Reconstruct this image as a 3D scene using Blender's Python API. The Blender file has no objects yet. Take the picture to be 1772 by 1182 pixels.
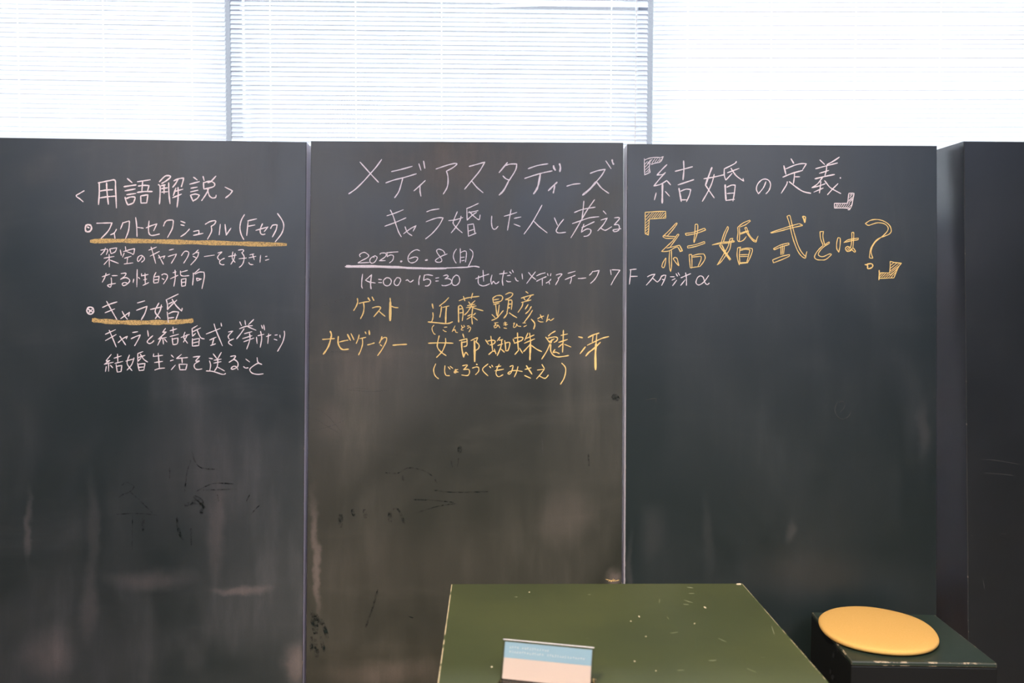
import bpy, bmesh, math, random
from mathutils import Vector, Matrix, noise
random.seed(7)
W, H, F = 1772.0, 1182.0, 1723.0
sc = bpy.context.scene
COL = sc.collection
R = math.radians

# ---------------------------------------------------------------- camera
CAM = Vector((0, 0, 1.35))
cd = bpy.data.cameras.new('camera'); cam = bpy.data.objects.new('camera', cd); COL.objects.link(cam)
cd.sensor_width = 36; cd.lens = F / W * 36; cd.clip_start = .05
cam.matrix_world = Matrix.Translation(CAM) @ Matrix.Rotation(R(-1.4), 4, 'Z') @ Matrix.Rotation(R(87.0), 4, 'X') @ Matrix.Rotation(R(0.15), 4, 'Z')
sc.camera = cam
cd.dof.use_dof = True; cd.dof.focus_distance = 2.85; cd.dof.aperture_fstop = 4.5
MW = cam.matrix_world.copy()

# ---------------------------------------------------------------- world, light, exposure
w = bpy.data.worlds.new('sky'); sc.world = w; w.use_nodes = True
nt = w.node_tree; bg = nt.nodes['Background']
tc = nt.nodes.new('ShaderNodeTexCoord'); sx = nt.nodes.new('ShaderNodeSeparateXYZ'); cr = nt.nodes.new('ShaderNodeValToRGB')
nt.links.new(tc.outputs['Generated'], sx.inputs[0]); nt.links.new(sx.outputs['Z'], cr.inputs[0]); nt.links.new(cr.outputs[0], bg.inputs[0])
cr.color_ramp.elements[0].position = 0; cr.color_ramp.elements[0].color = (.80, .84, .90, 1)
cr.color_ramp.elements[1].position = .6; cr.color_ramp.elements[1].color = (.95, .97, 1.0, 1)
bg.inputs[1].default_value = 76.0
def area(name, loc, aim, size, power, color):
    d = bpy.data.lights.new(name, 'AREA'); d.shape = 'RECTANGLE'; d.size, d.size_y = size; d.energy = power; d.color = color
    o = bpy.data.objects.new(name, d); COL.objects.link(o); o.location = loc
    o.rotation_euler = (Vector(aim) - Vector(loc)).to_track_quat('-Z', 'Y').to_euler(); return o
area('ceiling_lamp_light', (1.3, -1.2, 3.15), (1.1, .8, 0), (1.6, .5), 38, (1, .86, .70))
area('ceiling_lamp_light', (-1.6, -1.4, 3.15), (-1.2, .6, 0), (1.6, .5), 40, (1, .86, .70))
area('rear_cool_fill', (0, -2.0, 3.2), (0, 2.8, 1.6), (7, .8), 300, (.46, .56, .84))  # unseen cool fill, added so the board tops gleam bluish
def spot(name, loc, aim, ang, power, color, rad=.05, blend=.7):
    d = bpy.data.lights.new(name, 'SPOT'); d.spot_size = R(ang); d.spot_blend = blend; d.energy = power; d.color = color; d.shadow_soft_size = rad
    o = bpy.data.objects.new(name, d); COL.objects.link(o); o.location = loc
    o.rotation_euler = (Vector(aim) - Vector(loc)).to_track_quat('-Z', 'Y').to_euler()
spot('ceiling_downlight', (-.65, -.2, 3.2), (.15, 1.72, .6), 46, 430, (1, .84, .68))
spot('ceiling_downlight', (1.2, 1.1, 3.2), (1.0, 2.6, .5), 56, 114, (1, .80, .62))
spot('ceiling_downlight', (-1.6, .9, 3.2), (-1.4, 2.7, .3), 66, 105, (1, .72, .48))
sc.view_settings.view_transform = 'Standard'; sc.view_settings.look = 'None'
sc.view_settings.gamma = 1; sc.view_settings.use_curve_mapping = False; sc.view_settings.exposure = 0.0

# ---------------------------------------------------------------- helpers
def ray(px, py):
    v = Vector(((px - W / 2) / F, -(py - H / 2) / F, -1)); return (MW.to_3x3() @ v).normalized()
def hit(px, py, p, n):
    d = ray(px, py); t = (Vector(p) - CAM).dot(n) / d.dot(n); return CAM + d * t
def onz(px, py, z): return hit(px, py, (0, 0, z), Vector((0, 0, 1)))

def mesh(name, verts, faces, mats, parent=None, mi=None, smooth=False):
    me = bpy.data.meshes.new(name); me.from_pydata([tuple(v) for v in verts], [], faces)
    for m in (mats if isinstance(mats, (list, tuple)) else [mats]): me.materials.append(m)
    if mi: me.polygons.foreach_set('material_index', mi)
    if smooth: me.polygons.foreach_set('use_smooth', [True] * len(me.polygons))
    me.update(); o = bpy.data.objects.new(name, me); COL.objects.link(o); o.parent = parent; return o
def from_bm(name, bm, mats, parent=None, smooth=False):
    me = bpy.data.meshes.new(name); bm.to_mesh(me); bm.free()
    for m in (mats if isinstance(mats, (list, tuple)) else [mats]): me.materials.append(m)
    if smooth: me.polygons.foreach_set('use_smooth', [True] * len(me.polygons))
    o = bpy.data.objects.new(name, me); COL.objects.link(o); o.parent = parent; return o
def tag(o, label=None, cat=None, group=None, kind=None):
    for k, v in (('label', label), ('category', cat), ('group', group), ('kind', kind)):
        if v: o[k] = v
    return o
def empty(name, loc=(0, 0, 0)):
    o = bpy.data.objects.new(name, None); o.location = loc; o.empty_display_size = .1; COL.objects.link(o); return o
def keep(o, root):                       # parent without moving
    o.parent = root; o.matrix_parent_inverse = Matrix.Translation(-Vector(root.location)); return o
def box(name, lo, hi, m, root=None, bev=0, mats2=None):
    bm = bmesh.new(); bmesh.ops.create_cube(bm, size=1)
    lo, hi = Vector(lo), Vector(hi); c = (lo + hi) / 2; s = hi - lo
    for v in bm.verts: v.co = Vector((v.co.x * s.x, v.co.y * s.y, v.co.z * s.z)) + c
    if bev:
        r = bmesh.ops.bevel(bm, geom=bm.edges[:], offset=bev, segments=2, affect='EDGES', profile=.5)
        if mats2:
            for f in r['faces']: f.material_index = 1
    o = from_bm(name, bm, [m, mats2] if mats2 else m)
    if root: keep(o, root)
    return o
def hexa(name, b, t, m, root=None, bev=0, m2=None):   # b, t: four points each, same winding
    bm = bmesh.new(); vs = [bm.verts.new(p) for p in list(b) + list(t)]
    for f in ((3, 2, 1, 0), (4, 5, 6, 7), (0, 1, 5, 4), (1, 2, 6, 5), (2, 3, 7, 6), (3, 0, 4, 7)): bm.faces.new([vs[i] for i in f])
    bmesh.ops.recalc_face_normals(bm, faces=bm.faces[:])
    if bev:
        r = bmesh.ops.bevel(bm, geom=bm.edges[:], offset=bev, segments=2, affect='EDGES', profile=.5)
        if m2:
            for f in r['faces']: f.material_index = 1
    o = from_bm(name, bm, [m, m2] if m2 else m)
    if root: keep(o, root)
    return o

# ---------------------------------------------------------------- materials
def mat(name, col=(.5, .5, .5), rough=.5, spec=.5, **kw):
    m = bpy.data.materials.new(name); m.use_nodes = True; b = m.node_tree.nodes['Principled BSDF']
    b.inputs['Base Color'].default_value = (*col, 1); b.inputs['Roughness'].default_value = rough
    b.inputs['Specular IOR Level'].default_value = spec
    for k, v in kw.items(): b.inputs[k].default_value = v
    return m
class G:                                  # small node graph helper
    def __init__(s, m): s.m = m; s.t = m.node_tree; s.b = s.t.nodes['Principled BSDF']; s.co = s.n('ShaderNodeTexCoord').outputs['Object']
    def n(s, t): return s.t.nodes.new(t)
    def l(s, a, b): s.t.links.new(a, b)
    def put(s, sock, v):
        if isinstance(v, bpy.types.NodeSocket): s.l(v, sock)
        else: sock.default_value = v
    def math(s, op, a, b=0, c=0):
        x = s.n('ShaderNodeMath'); x.operation = op; s.put(x.inputs[0], a); s.put(x.inputs[1], b)
        if op in ('MULTIPLY_ADD', 'SMOOTH_MIN', 'WRAP'): s.put(x.inputs[2], c)
        return x.outputs[0]
    def map(s, scale=(1, 1, 1), loc=(0, 0, 0)):
        x = s.n('ShaderNodeMapping'); s.l(s.co, x.inputs[0]); x.inputs['Scale'].default_value = scale; x.inputs['Location'].default_value = loc; return x.outputs[0]
    def noise(s, scale, vec, detail=4, rough=.55, dist=0):
        x = s.n('ShaderNodeTexNoise'); s.l(vec, x.inputs['Vector']); x.inputs['Scale'].default_value = scale
        x.inputs['Detail'].default_value = detail; x.inputs['Roughness'].default_value = rough; x.inputs['Distortion'].default_value = dist; return x.outputs['Fac']
    def rng(s, v, a, b, c=0, d=1):
        x = s.n('ShaderNodeMapRange'); s.l(v, x.inputs[0]); x.interpolation_type = 'SMOOTHSTEP'
        for i, k in zip((1, 2, 3, 4), (a, b, c, d)): x.inputs[i].default_value = k
        return x.outputs[0]
    def mix(s, f, a, b):
        x = s.n('ShaderNodeMix'); x.data_type = 'RGBA'; s.put(x.inputs['Factor'], f)
        s.put(x.inputs[6], a if isinstance(a, bpy.types.NodeSocket) else (*a, 1)); s.put(x.inputs[7], b if isinstance(b, bpy.types.NodeSocket) else (*b, 1)); return x.outputs[2]
    def bump(s, h, st=.1, d=.001):
        x = s.n('ShaderNodeBump'); s.l(h, x.inputs['Height']); x.inputs['Strength'].default_value = st; x.inputs['Distance'].default_value = d; s.l(x.outputs[0], s.b.inputs['Normal'])
    def base(s, c): s.l(c, s.b.inputs['Base Color'])
    def wob(s):
        if not hasattr(s, '_w'):
            x = s.n('ShaderNodeTexNoise'); s.l(s.co, x.inputs['Vector']); x.inputs['Scale'].default_value = 7; x.inputs['Detail'].default_value = 5; x.inputs['Roughness'].default_value = .6
            v = s.n('ShaderNodeVectorMath'); v.operation = 'MULTIPLY_ADD'; s.l(x.outputs['Color'], v.inputs[0]); v.inputs[1].default_value = (.09, 0, .09); s.l(s.co, v.inputs[2])
            o = s.n('ShaderNodeVectorMath'); o.operation = 'SUBTRACT'; s.l(v.outputs[0], o.inputs[0]); o.inputs[1].default_value = (.045, 0, .045); s._w = o.outputs[0]
        return s._w
    def patch(s, cx, cz, rx, rz, amt, wob=1):       # a soft stain or painted haze at its own place on the board (metres)
        x = s.n('ShaderNodeMapping'); s.l(s.wob(), x.inputs[0]); x.vector_type = 'TEXTURE'
        x.inputs['Location'].default_value = (cx, 0, cz); x.inputs['Scale'].default_value = (rx, 1e4, rz)
        le = s.n('ShaderNodeVectorMath'); le.operation = 'LENGTH'; s.l(x.outputs[0], le.inputs[0])
        return s.math('MULTIPLY', s.rng(le.outputs['Value'], 1.1, .15), amt)

def board_mat(name, base, dust, amount, patches, seed, streak=.5):
    m = mat(name, base, .36, .45); g = G(m)
    vs = g.map((1.0, 1, .16), (seed, 0, seed)); st = g.noise(16, vs, 5, .6)
    bl = g.noise(2.6, g.map((1, 1, .6), (seed * 2, 0, 0)), 3, .5, .6)
    ho = g.noise(9, g.map((.25, 1, 1), (seed, 3, 0)), 4, .6, .4)
    f = g.math('MULTIPLY', g.rng(st, .42, .8), g.rng(bl, .35, .75))
    f = g.math('ADD', g.math('MULTIPLY', f, streak), g.math('MULTIPLY', g.rng(ho, .5, .9), .25))
    f = g.math('ADD', f, g.math('MULTIPLY', g.rng(bl, .3, .8), .45))
    f = g.math('MULTIPLY', f, amount)
    warm = 0
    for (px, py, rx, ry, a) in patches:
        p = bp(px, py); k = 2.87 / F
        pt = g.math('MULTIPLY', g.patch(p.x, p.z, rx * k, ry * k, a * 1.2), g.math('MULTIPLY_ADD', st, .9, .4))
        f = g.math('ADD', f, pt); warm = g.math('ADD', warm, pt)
    fine = g.noise(420, g.map(), 2, .6)
    f = g.math('MULTIPLY', f, g.math('MULTIPLY_ADD', fine, .5, .75))
    d2 = g.mix(g.math('MULTIPLY', g.math('MINIMUM', warm, .15), 4), dust, (.42, .30, .25))
    g.base(g.mix(g.math('MINIMUM', f, .6), base, d2))
    g.l(g.math('MULTIPLY_ADD', f, .8, .35), g.b.inputs['Roughness'])
    g.bump(g.noise(60, g.map(), 3, .5), .04, .0006)
    return m

def chalk_mat(name, col, cover, scale=900):
    m = mat(name, col, .95, .1); g = G(m)
    a = g.noise(scale, g.map((1, .2, 1)), 2, .65); b = g.noise(130, g.map(), 2, .5)
    al = g.math('ADD', g.rng(a, cover - .16, cover + .14), g.math('MULTIPLY', g.rng(b, .35, .7), .35))
    g.l(g.math('MINIMUM', al, 1), g.b.inputs['Alpha'])
    return m
M_CH = {'white': chalk_mat('white_chalk', (.90, .78, .75), .36), 'yellow': chalk_mat('yellow_chalk', (.95, .66, .24), .35),
        'gold': chalk_mat('gold_chalk', (.70, .47, .18), .45, 500), 'faint': chalk_mat('wiped_chalk', (.13, .125, .11), .62),
        'dark': chalk_mat('wiped_finger_mark', (.013, .019, .016), .62, 60)}
M_EDGE = mat('board_edge_paint', (.80, .78, .80), .4, .6)
def worn(name, base, chip, lo=.50):
    m = mat(name, base, .45); g = G(m); a = g.noise(26, g.map((1, 1, 1)), 4, .7)
    g.base(g.mix(g.rng(a, lo, lo + .1), base, chip)); return m
M_GREEN = mat('green_table_paint', (.08, .1, .035), .5, .3); g = G(M_GREEN)
_a = g.noise(3, g.map(), 4, .55); _b = g.noise(180, g.map((1, .25, 1)), 2, .6); _c = g.noise(60, g.map((.5, 1, 1), (4, 2, 0)), 2, .5)
_c2 = g.mix(g.rng(_a, .3, .75), (.050, .062, .022), (.072, .084, .028))
_c3 = g.mix(g.math('MULTIPLY', g.rng(_c, .74, .80), .5), _c2, (.15, .17, .09)); g.base(_c3)
g.bump(_b, .05, .0005)
M_GREEN_EDGE = worn('worn_table_edge', (.10, .13, .04), (.75, .62, .36), .42)
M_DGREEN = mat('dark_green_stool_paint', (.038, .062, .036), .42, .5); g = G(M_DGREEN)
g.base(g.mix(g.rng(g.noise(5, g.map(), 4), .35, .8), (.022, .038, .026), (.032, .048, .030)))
M_DG_SIDE = mat('stool_side_dark', (.006, .007, .006), .6, .3)  # body sides much darker than the seat top
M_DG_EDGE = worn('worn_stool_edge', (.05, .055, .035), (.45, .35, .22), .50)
M_CUSH = mat('mustard_felt', (.86, .53, .155), .9, .15); g = G(M_CUSH)
_n = g.noise(300, g.map(), 3, .7); g.base(g.mix(g.rng(_n, .3, .8), (.80, .46, .12), (.86, .50, .15))); g.bump(_n, .25, .0008)
M_PLASTER = mat('grey_plaster', (.36, .38, .42), .9, .2)
M_CEIL = mat('white_ceiling', (.85, .86, .88), .9, .2)
M_SPAN = mat('pale_spandrel', (.78, .77, .80), .7)
M_FLOOR = mat('warm_wood_floor', (.30, .19, .11), .5, .4); g = G(M_FLOOR)
g.base(g.mix(g.noise(12, g.map((.15, 1, 1)), 4, .6), (.26, .16, .09), (.36, .24, .14)))
M_FRAME = mat('window_frame_aluminium', (.20, .22, .27), .4, .5, Metallic=.3)
M_WALLDARK = M_SPAN
def slat_material():
    m = bpy.data.materials.new('white_blind_slat'); m.use_nodes = True; t = m.node_tree; out = t.nodes['Material Output']
    t.nodes.remove(t.nodes['Principled BSDF'])
    d = t.nodes.new('ShaderNodeBsdfDiffuse'); d.inputs[0].default_value = (.88, .89, .91, 1)
    tr = t.nodes.new('ShaderNodeBsdfTranslucent'); tr.inputs[0].default_value = (.92, .93, .95, 1)
    mx = t.nodes.new('ShaderNodeMixShader'); mx.inputs[0].default_value = .55
    t.links.new(d.outputs[0], mx.inputs[1]); t.links.new(tr.outputs[0], mx.inputs[2]); t.links.new(mx.outputs[0], out.inputs[0]); return m
M_SLAT = slat_material()
def clear_mat(name, gloss=.06, tint=(1, 1, 1)):
    m = bpy.data.materials.new(name); m.use_nodes = True; t = m.node_tree; out = t.nodes['Material Output']
    t.nodes.remove(t.nodes['Principled BSDF'])
    a = t.nodes.new('ShaderNodeBsdfTransparent'); a.inputs[0].default_value = (*tint, 1)
    b = t.nodes.new('ShaderNodeBsdfGlossy'); b.inputs['Roughness'].default_value = .03
    mx = t.nodes.new('ShaderNodeMixShader'); fr = t.nodes.new('ShaderNodeFresnel'); fr.inputs[0].default_value = 1.45
    t.links.new(fr.outputs[0], mx.inputs[0])
    t.links.new(a.outputs[0], mx.inputs[1]); t.links.new(b.outputs[0], mx.inputs[2]); t.links.new(mx.outputs[0], out.inputs[0]); return m
M_GLASS = clear_mat('window_glass', tint=(.93, .96, .95)); M_ACR = clear_mat('clear_acrylic', tint=(.96, .95, .93))
M_CARD = mat('white_card', (.66, .54, .46), .5, .3); M_BLUE = mat('blue_print', (.29, .45, .54), .5, .3); M_PRINT = mat('white_print', (.62, .64, .62), .6)
M_FAC = mat('grey_facade_across_street', (.0115, .0115, .0130), .9, 0.0)
M_FAC2 = mat('facade_window_glass', (.12, .14, .18), .2)

# ---------------------------------------------------------------- room
YW, ZS, ZH = 4.30, 1.60, 3.3                      # window wall, sill height, ceiling
def struct(o): o['kind'] = 'structure'; return o
struct(box('floor', (-5, -4, -.1), (5, 4.6, 0), M_FLOOR))
struct(box('ceiling', (-5, -4, ZH), (5, 4.6, ZH + .1), M_CEIL))
struct(box('wall_left', (-5.1, -4, 0), (-5, 4.6, ZH), M_PLASTER))
struct(box('wall_right', (5, -4, 0), (5.1, 4.6, ZH), M_PLASTER))
struct(box('wall_rear', (-5, -4.1, 0), (5, -4, ZH), M_PLASTER))
struct(box('wall_front', (-5, 4.36, 0), (5, 4.56, ZS), M_SPAN))
struct(box('trim_1', (-5, 4.20, ZS - .03), (5, 4.36, ZS), M_PLASTER))
# window frames and panes stand behind the blinds
WIN = Vector((0, 1, 0)); YF = YW + .16
def wx(px, y=YF): return hit(px, 120, (0, y, 0), WIN).x
frames = [(-5, -4.9), (wx(-560), wx(-545)), (wx(402), wx(419)), (wx(1102), wx(1118)), (wx(1830), wx(1846)), (4.9, 5)]
for i in range(5):
    x0, x1 = frames[i][0], frames[i + 1][1]
    if i: x0 = frames[i][1]
    r = struct(empty('window_%d' % (i + 1), ((x0 + x1) / 2, YF, ZS)))
    for a, b in ([frames[0]] if i == 0 else []) + [frames[i + 1]]:
        box('frame', (a, YF - .03, ZS), (b, YF + .05, ZH), M_FRAME, r)
    box('frame', (x0, YF - .02, ZS), (frames[i + 1][0], YF + .05, ZS + .05), M_FRAME, r)
    box('frame', (x0, YF - .02, ZH - .06), (frames[i + 1][0], YF + .05, ZH), M_FRAME, r)
    box('pane', (x0, YF + .005, ZS + .05), (frames[i + 1][0], YF + .013, ZH - .06), M_GLASS, r)

# building across the street: its pale wall shows in the thin gaps between the slats
fb = empty('building', (0, 22, 0)); tag(fb, 'grey building across the street, glimpsed between the blind slats', 'building')
box('facade', (-26, 22, -8), (26, 30, 11.5), M_FAC, fb)
struct(box('street', (-40, 5, -8.3), (40, 60, -8), mat('asphalt', (.05, .05, .055), .9, 0.0)))

# ---------------------------------------------------------------- blinds
PIT, SW = .0196, .025
def slat_mesh(L, th=50, dmg=0):
    n = 6; vs = []; fs = []; c, s = math.cos(R(th)), math.sin(R(th)); segs = 24 if dmg else 1; T = .0003
    for k in range(segs + 1):                # one thin pressed aluminium sheet, slightly crowned
        x = -L / 2 + L * k / segs
        for i in range(n + 1):
            u = (i / n - .5) * SW; cr_ = .0016 * (1 - (2 * i / n - 1) ** 2)
            y = u * c - cr_ * s; z = u * s + cr_ * c
            if dmg: z += dmg * min(1, 3 * max(0, (x / L + .5 - .62) / .38))
            vs.append((x, y, z))
    m = n + 1
    for k in range(segs):
        for i in range(n): a = k * m + i; fs.append((a, a + 1, a + m + 1, a + m))
    me = bpy.data.meshes.new('slat'); me.from_pydata(vs, [], fs); me.materials.append(M_SLAT); me.update()
    me.polygons.foreach_set('use_smooth', [True] * len(me.polygons)); return me
def cyl(name, p0, p1, r, m, root, seg=8):
    p0, p1 = Vector(p0), Vector(p1); d = p1 - p0; q = d.to_track_quat('Z', 'Y').to_matrix().to_4x4()
    bm = bmesh.new(); bmesh.ops.create_cone(bm, segments=seg, radius1=r, radius2=r, depth=d.length, cap_ends=True)
    bmesh.ops.transform(bm, matrix=Matrix.Translation((p0 + p1) / 2) @ q, verts=bm.verts)
    return keep(from_bm(name, bm, m), root)
def bx_(px): return hit(px, 120, (0, YW, 0), WIN).x
BL = [(-460, 390.5, .0085, (-280, 30, 178, 331), 'left window blind, slats lined grey, ending above the explanation board'),
      (400, 1120, .002, (467, 615, 764, 1058), 'middle window blind above the date board, one slat lifted near its top'),
      (1129.5, 1850, -.008, (1190, 1335, 1481, 1628), 'right window blind, brightest and nearly washed out, above the question board'),
      (1860, 2600, 0, (2010, 2230, 2450), 'far right window blind, beyond the plain dark board'),
      (-1210, -470, 0, (-1060, -840, -620), 'far left window blind, beyond the explanation board')]
ztop = ZH - .05
for bi, (a, b, tilt, cords, lab) in enumerate(BL):
    x0, x1 = bx_(a), bx_(b); L = x1 - x0; xc = (x0 + x1) / 2
    root = empty('window_blind', (xc, YW, ztop)); tag(root, lab, 'blind', 'white venetian blinds over the windows')
    me = slat_mesh(L, (55, 52, 56.5, 55, 55)[bi]); zz = ztop - .07; k = 0
    while zz > ZS + .05:
        o = bpy.data.objects.new('slat', me); COL.objects.link(o); o.parent = root
        z2 = zz
        o.location = (0, random.uniform(-.0008, .0008), z2 - ztop + random.uniform(-.0006, .0006)); o.rotation_euler = (0, tilt, 0)
        zpx = 501 - (z2 - CAM.z) / YW * F
        if bi == 1 and 18 < zpx < 26.5: o.data = slat_mesh(L, 50, .009)
        zz -= PIT; k += 1
    box('head_rail', (x0, YW - .02, ztop - .04), (x1, YW + .02, ztop), M_SLAT, root)
    box('bottom_rail', (x0, YW - .012, zz - .002), (x1, YW + .012, zz + .012), M_SLAT, root)
    for cx in cords:
        x = bx_(cx)
        c_ = mesh('ladder_cord', [(x - .002, YW + .0115, ztop - .04), (x + .002, YW + .0115, ztop - .04), (x + .002, YW + .0115, zz), (x - .002, YW + .0115, zz)], [(0, 1, 2, 3)], M_SLAT); keep(c_, root)
    if bi == 1:
        x = bx_(1099.5); cyl('pull_cord', (x, YW - .03, ztop - .04), (x - .004, YW - .03, ZS + .1), .0012, M_CARD, root, 6)

# ---------------------------------------------------------------- chalkboards
LEAN = R(3.6)
BN = Vector((0, -math.cos(LEAN), math.sin(LEAN)))
BP = Vector((0, 2.87, 1.35))
def bp(px, py, off=0): return hit(px, py, BP + BN * off, BN)
BN4 = Vector((0, -math.cos(R(1.2)), math.sin(R(1.2)))); BP4 = Vector((0, 2.80, 1.35))
def bp4(px, py, off=0): return hit(px, py, BP4 + BN4 * off, BN4)

P1 = [(266, 1002, 90, 22, .10), (413, 1020, 60, 10, .16), (82, 1135, 60, 60, .12), (509, 1154, 30, 45, .22), (372, 915, 22, 110, .09), (160, 915, 15, 120, .06),
      (50, 915, 8, 80, .10), (156, 1053, 20, 80, .09), (320, 830, 150, 150, .05), (440, 560, 60, 70, .03), (70, 300, 60, 40, .03)]
P2 = [(800, 275, 300, 55, .10), (800, 450, 250, 90, .03), (548, 960, 9, 130, .22), (660, 1165, 140, 30, .10), (980, 897, 60, 60, .07), (570, 730, 35, 40, .06), (760, 330, 170, 60, .06), (640, 620, 110, 80, .05), (700, 980, 200, 90, .03),  # first patch: chalk dust that also paints the top haze into the colour
      (1062, 1000, 20, 20, .2), (1000, 600, 60, 60, .04)]
P3 = [(1362, 917, 12, 28, .07), (1599, 746, 14, 65, .06), (1127, 926, 30, 70, .05), (1227, 930, 14, 90, .04), (1090, 1000, 8, 90, .08), (1400, 1000, 200, 60, .04)]
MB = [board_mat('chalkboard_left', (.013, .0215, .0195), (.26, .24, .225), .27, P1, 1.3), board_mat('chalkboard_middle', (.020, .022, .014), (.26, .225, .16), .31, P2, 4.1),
      board_mat('chalkboard_right', (.011, .0180, .0160), (.18, .18, .17), .16, P3, 8.7), board_mat('chalkboard_plain', (.011, .014, .014), (.15, .15, .15), .10, [], 12.9)]
M_RIM = worn('worn_board_rim', (.03, .032, .03), (.22, .18, .14), .60)
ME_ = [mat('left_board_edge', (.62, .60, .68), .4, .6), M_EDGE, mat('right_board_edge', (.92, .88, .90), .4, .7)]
# corner pixels: top-left, top-right, and the x the two sides reach at y = 1182
BOARDS = [((-42, 237.5), (530.5, 246.0), -60, 523.5, 'left chalkboard panel with white term explanations over two gold underlines', MB[0]),
          ((538.0, 244.0), (1078.5, 247.0), 529.0, 1075.5, 'middle chalkboard panel with white event title and yellow speaker names', MB[1]),
          ((1085.5, 249.0), (1621.5, 252.5), 1081.0, 1620.5, 'right chalkboard panel with white heading and large yellow outlined question', MB[2])]
roots = {}
def shell(root, fbl, fbr, ftl, ftr, n, th, mface):
    back = -n * th
    b = [fbl, fbr, fbr + back, fbl + back]; t = [ftl, ftr, ftr + back, ftl + back]
    hexa('panel', b, t, mface, root, .0012, M_RIM)
for i, (tl, tr, bl, br, lab, mf) in enumerate(BOARDS):
    ftl, ftr = bp(*tl), bp(*tr); fbl, fbr = bp(bl, 1182), bp(br, 1182)
    ex = lambda t, b: t + (b - t) * ((t.z - .02) / (t.z - b.z))
    fbl, fbr = ex(ftl, fbl), ex(ftr, fbr)
    TH = (.12, .12, .085)[i]
    root = empty('chalkboard', ((fbl.x + fbr.x) / 2, fbl.y + TH / 2, 0)); tag(root, lab, 'chalkboard', 'upright chalkboard panels in a row'); roots[i + 1] = root
    bm = bmesh.new(); back = -BN * TH
    vs = [bm.verts.new(p) for p in (fbl, fbr, ftr, ftl, fbl + back, fbr + back, ftr + back, ftl + back)]
    for k, f in enumerate(((0, 1, 2, 3), (5, 4, 7, 6), (1, 5, 6, 2), (4, 0, 3, 7), (3, 2, 6, 7), (4, 5, 1, 0))):
        q = bm.faces.new([vs[j] for j in f]); q.material_index = 0 if k < 1 else 2
    rb = bmesh.ops.bevel(bm, geom=[e for e in bm.edges if any(f.material_index == 0 for f in e.link_faces)], offset=.0014, segments=1, affect='EDGES')
    for f in rb['faces']: f.material_index = 1
    keep(from_bm('panel', bm, [mf, M_RIM, ME_[i]]), root)
    box('foot', (fbl.x + .05, fbl.y + .005, 0), (fbl.x + .12, fbl.y + TH + .06, .03), M_DG_SIDE, root)
    box('foot', (fbr.x - .12, fbr.y + .005, 0), (fbr.x - .05, fbr.y + TH + .06, .03), M_DG_SIDE, root)
# fourth panel stands a little forward, a deep box
ftl = bp4(1668, 244.5); fb_ = bp4(1675.5, 1105); ftr = bp4(2215, 249)
fbl = ftl + (fb_ - ftl) * (ftl.z / (ftl.z - fb_.z)); fbr = fbl + (ftr - ftl); fbr.z = 0
root = empty('chalkboard', (fbl.x + .45, fbl.y + .1, 0)); tag(root, 'plain dark chalkboard panel without writing, set forward beside the stool', 'chalkboard', 'upright chalkboard panels in a row'); roots[4] = root
bk = Vector((0, .26, 0))
bm = bmesh.new(); vs = [bm.verts.new(p) for p in (fbl, fbr, ftr, ftl, fbl + bk, fbr + bk, ftr + bk, ftl + bk)]
M_SIDE4 = mat('dark_panel_side', (.012, .015, .022), .26, .9)
for k, f in enumerate(((0, 1, 2, 3), (5, 4, 7, 6), (1, 5, 6, 2), (4, 0, 3, 7), (3, 2, 6, 7), (4, 5, 1, 0))):
    bm.faces.new([vs[j] for j in f]).material_index = 0 if k < 1 else 2
rb = bmesh.ops.bevel(bm, geom=[e for e in bm.edges if any(f.material_index == 0 for f in e.link_faces)], offset=.002, segments=1, affect='EDGES')
for f in rb['faces']: f.material_index = 1
keep(from_bm('panel', bm, [MB[3], M_RIM, M_SIDE4]), root)

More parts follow.
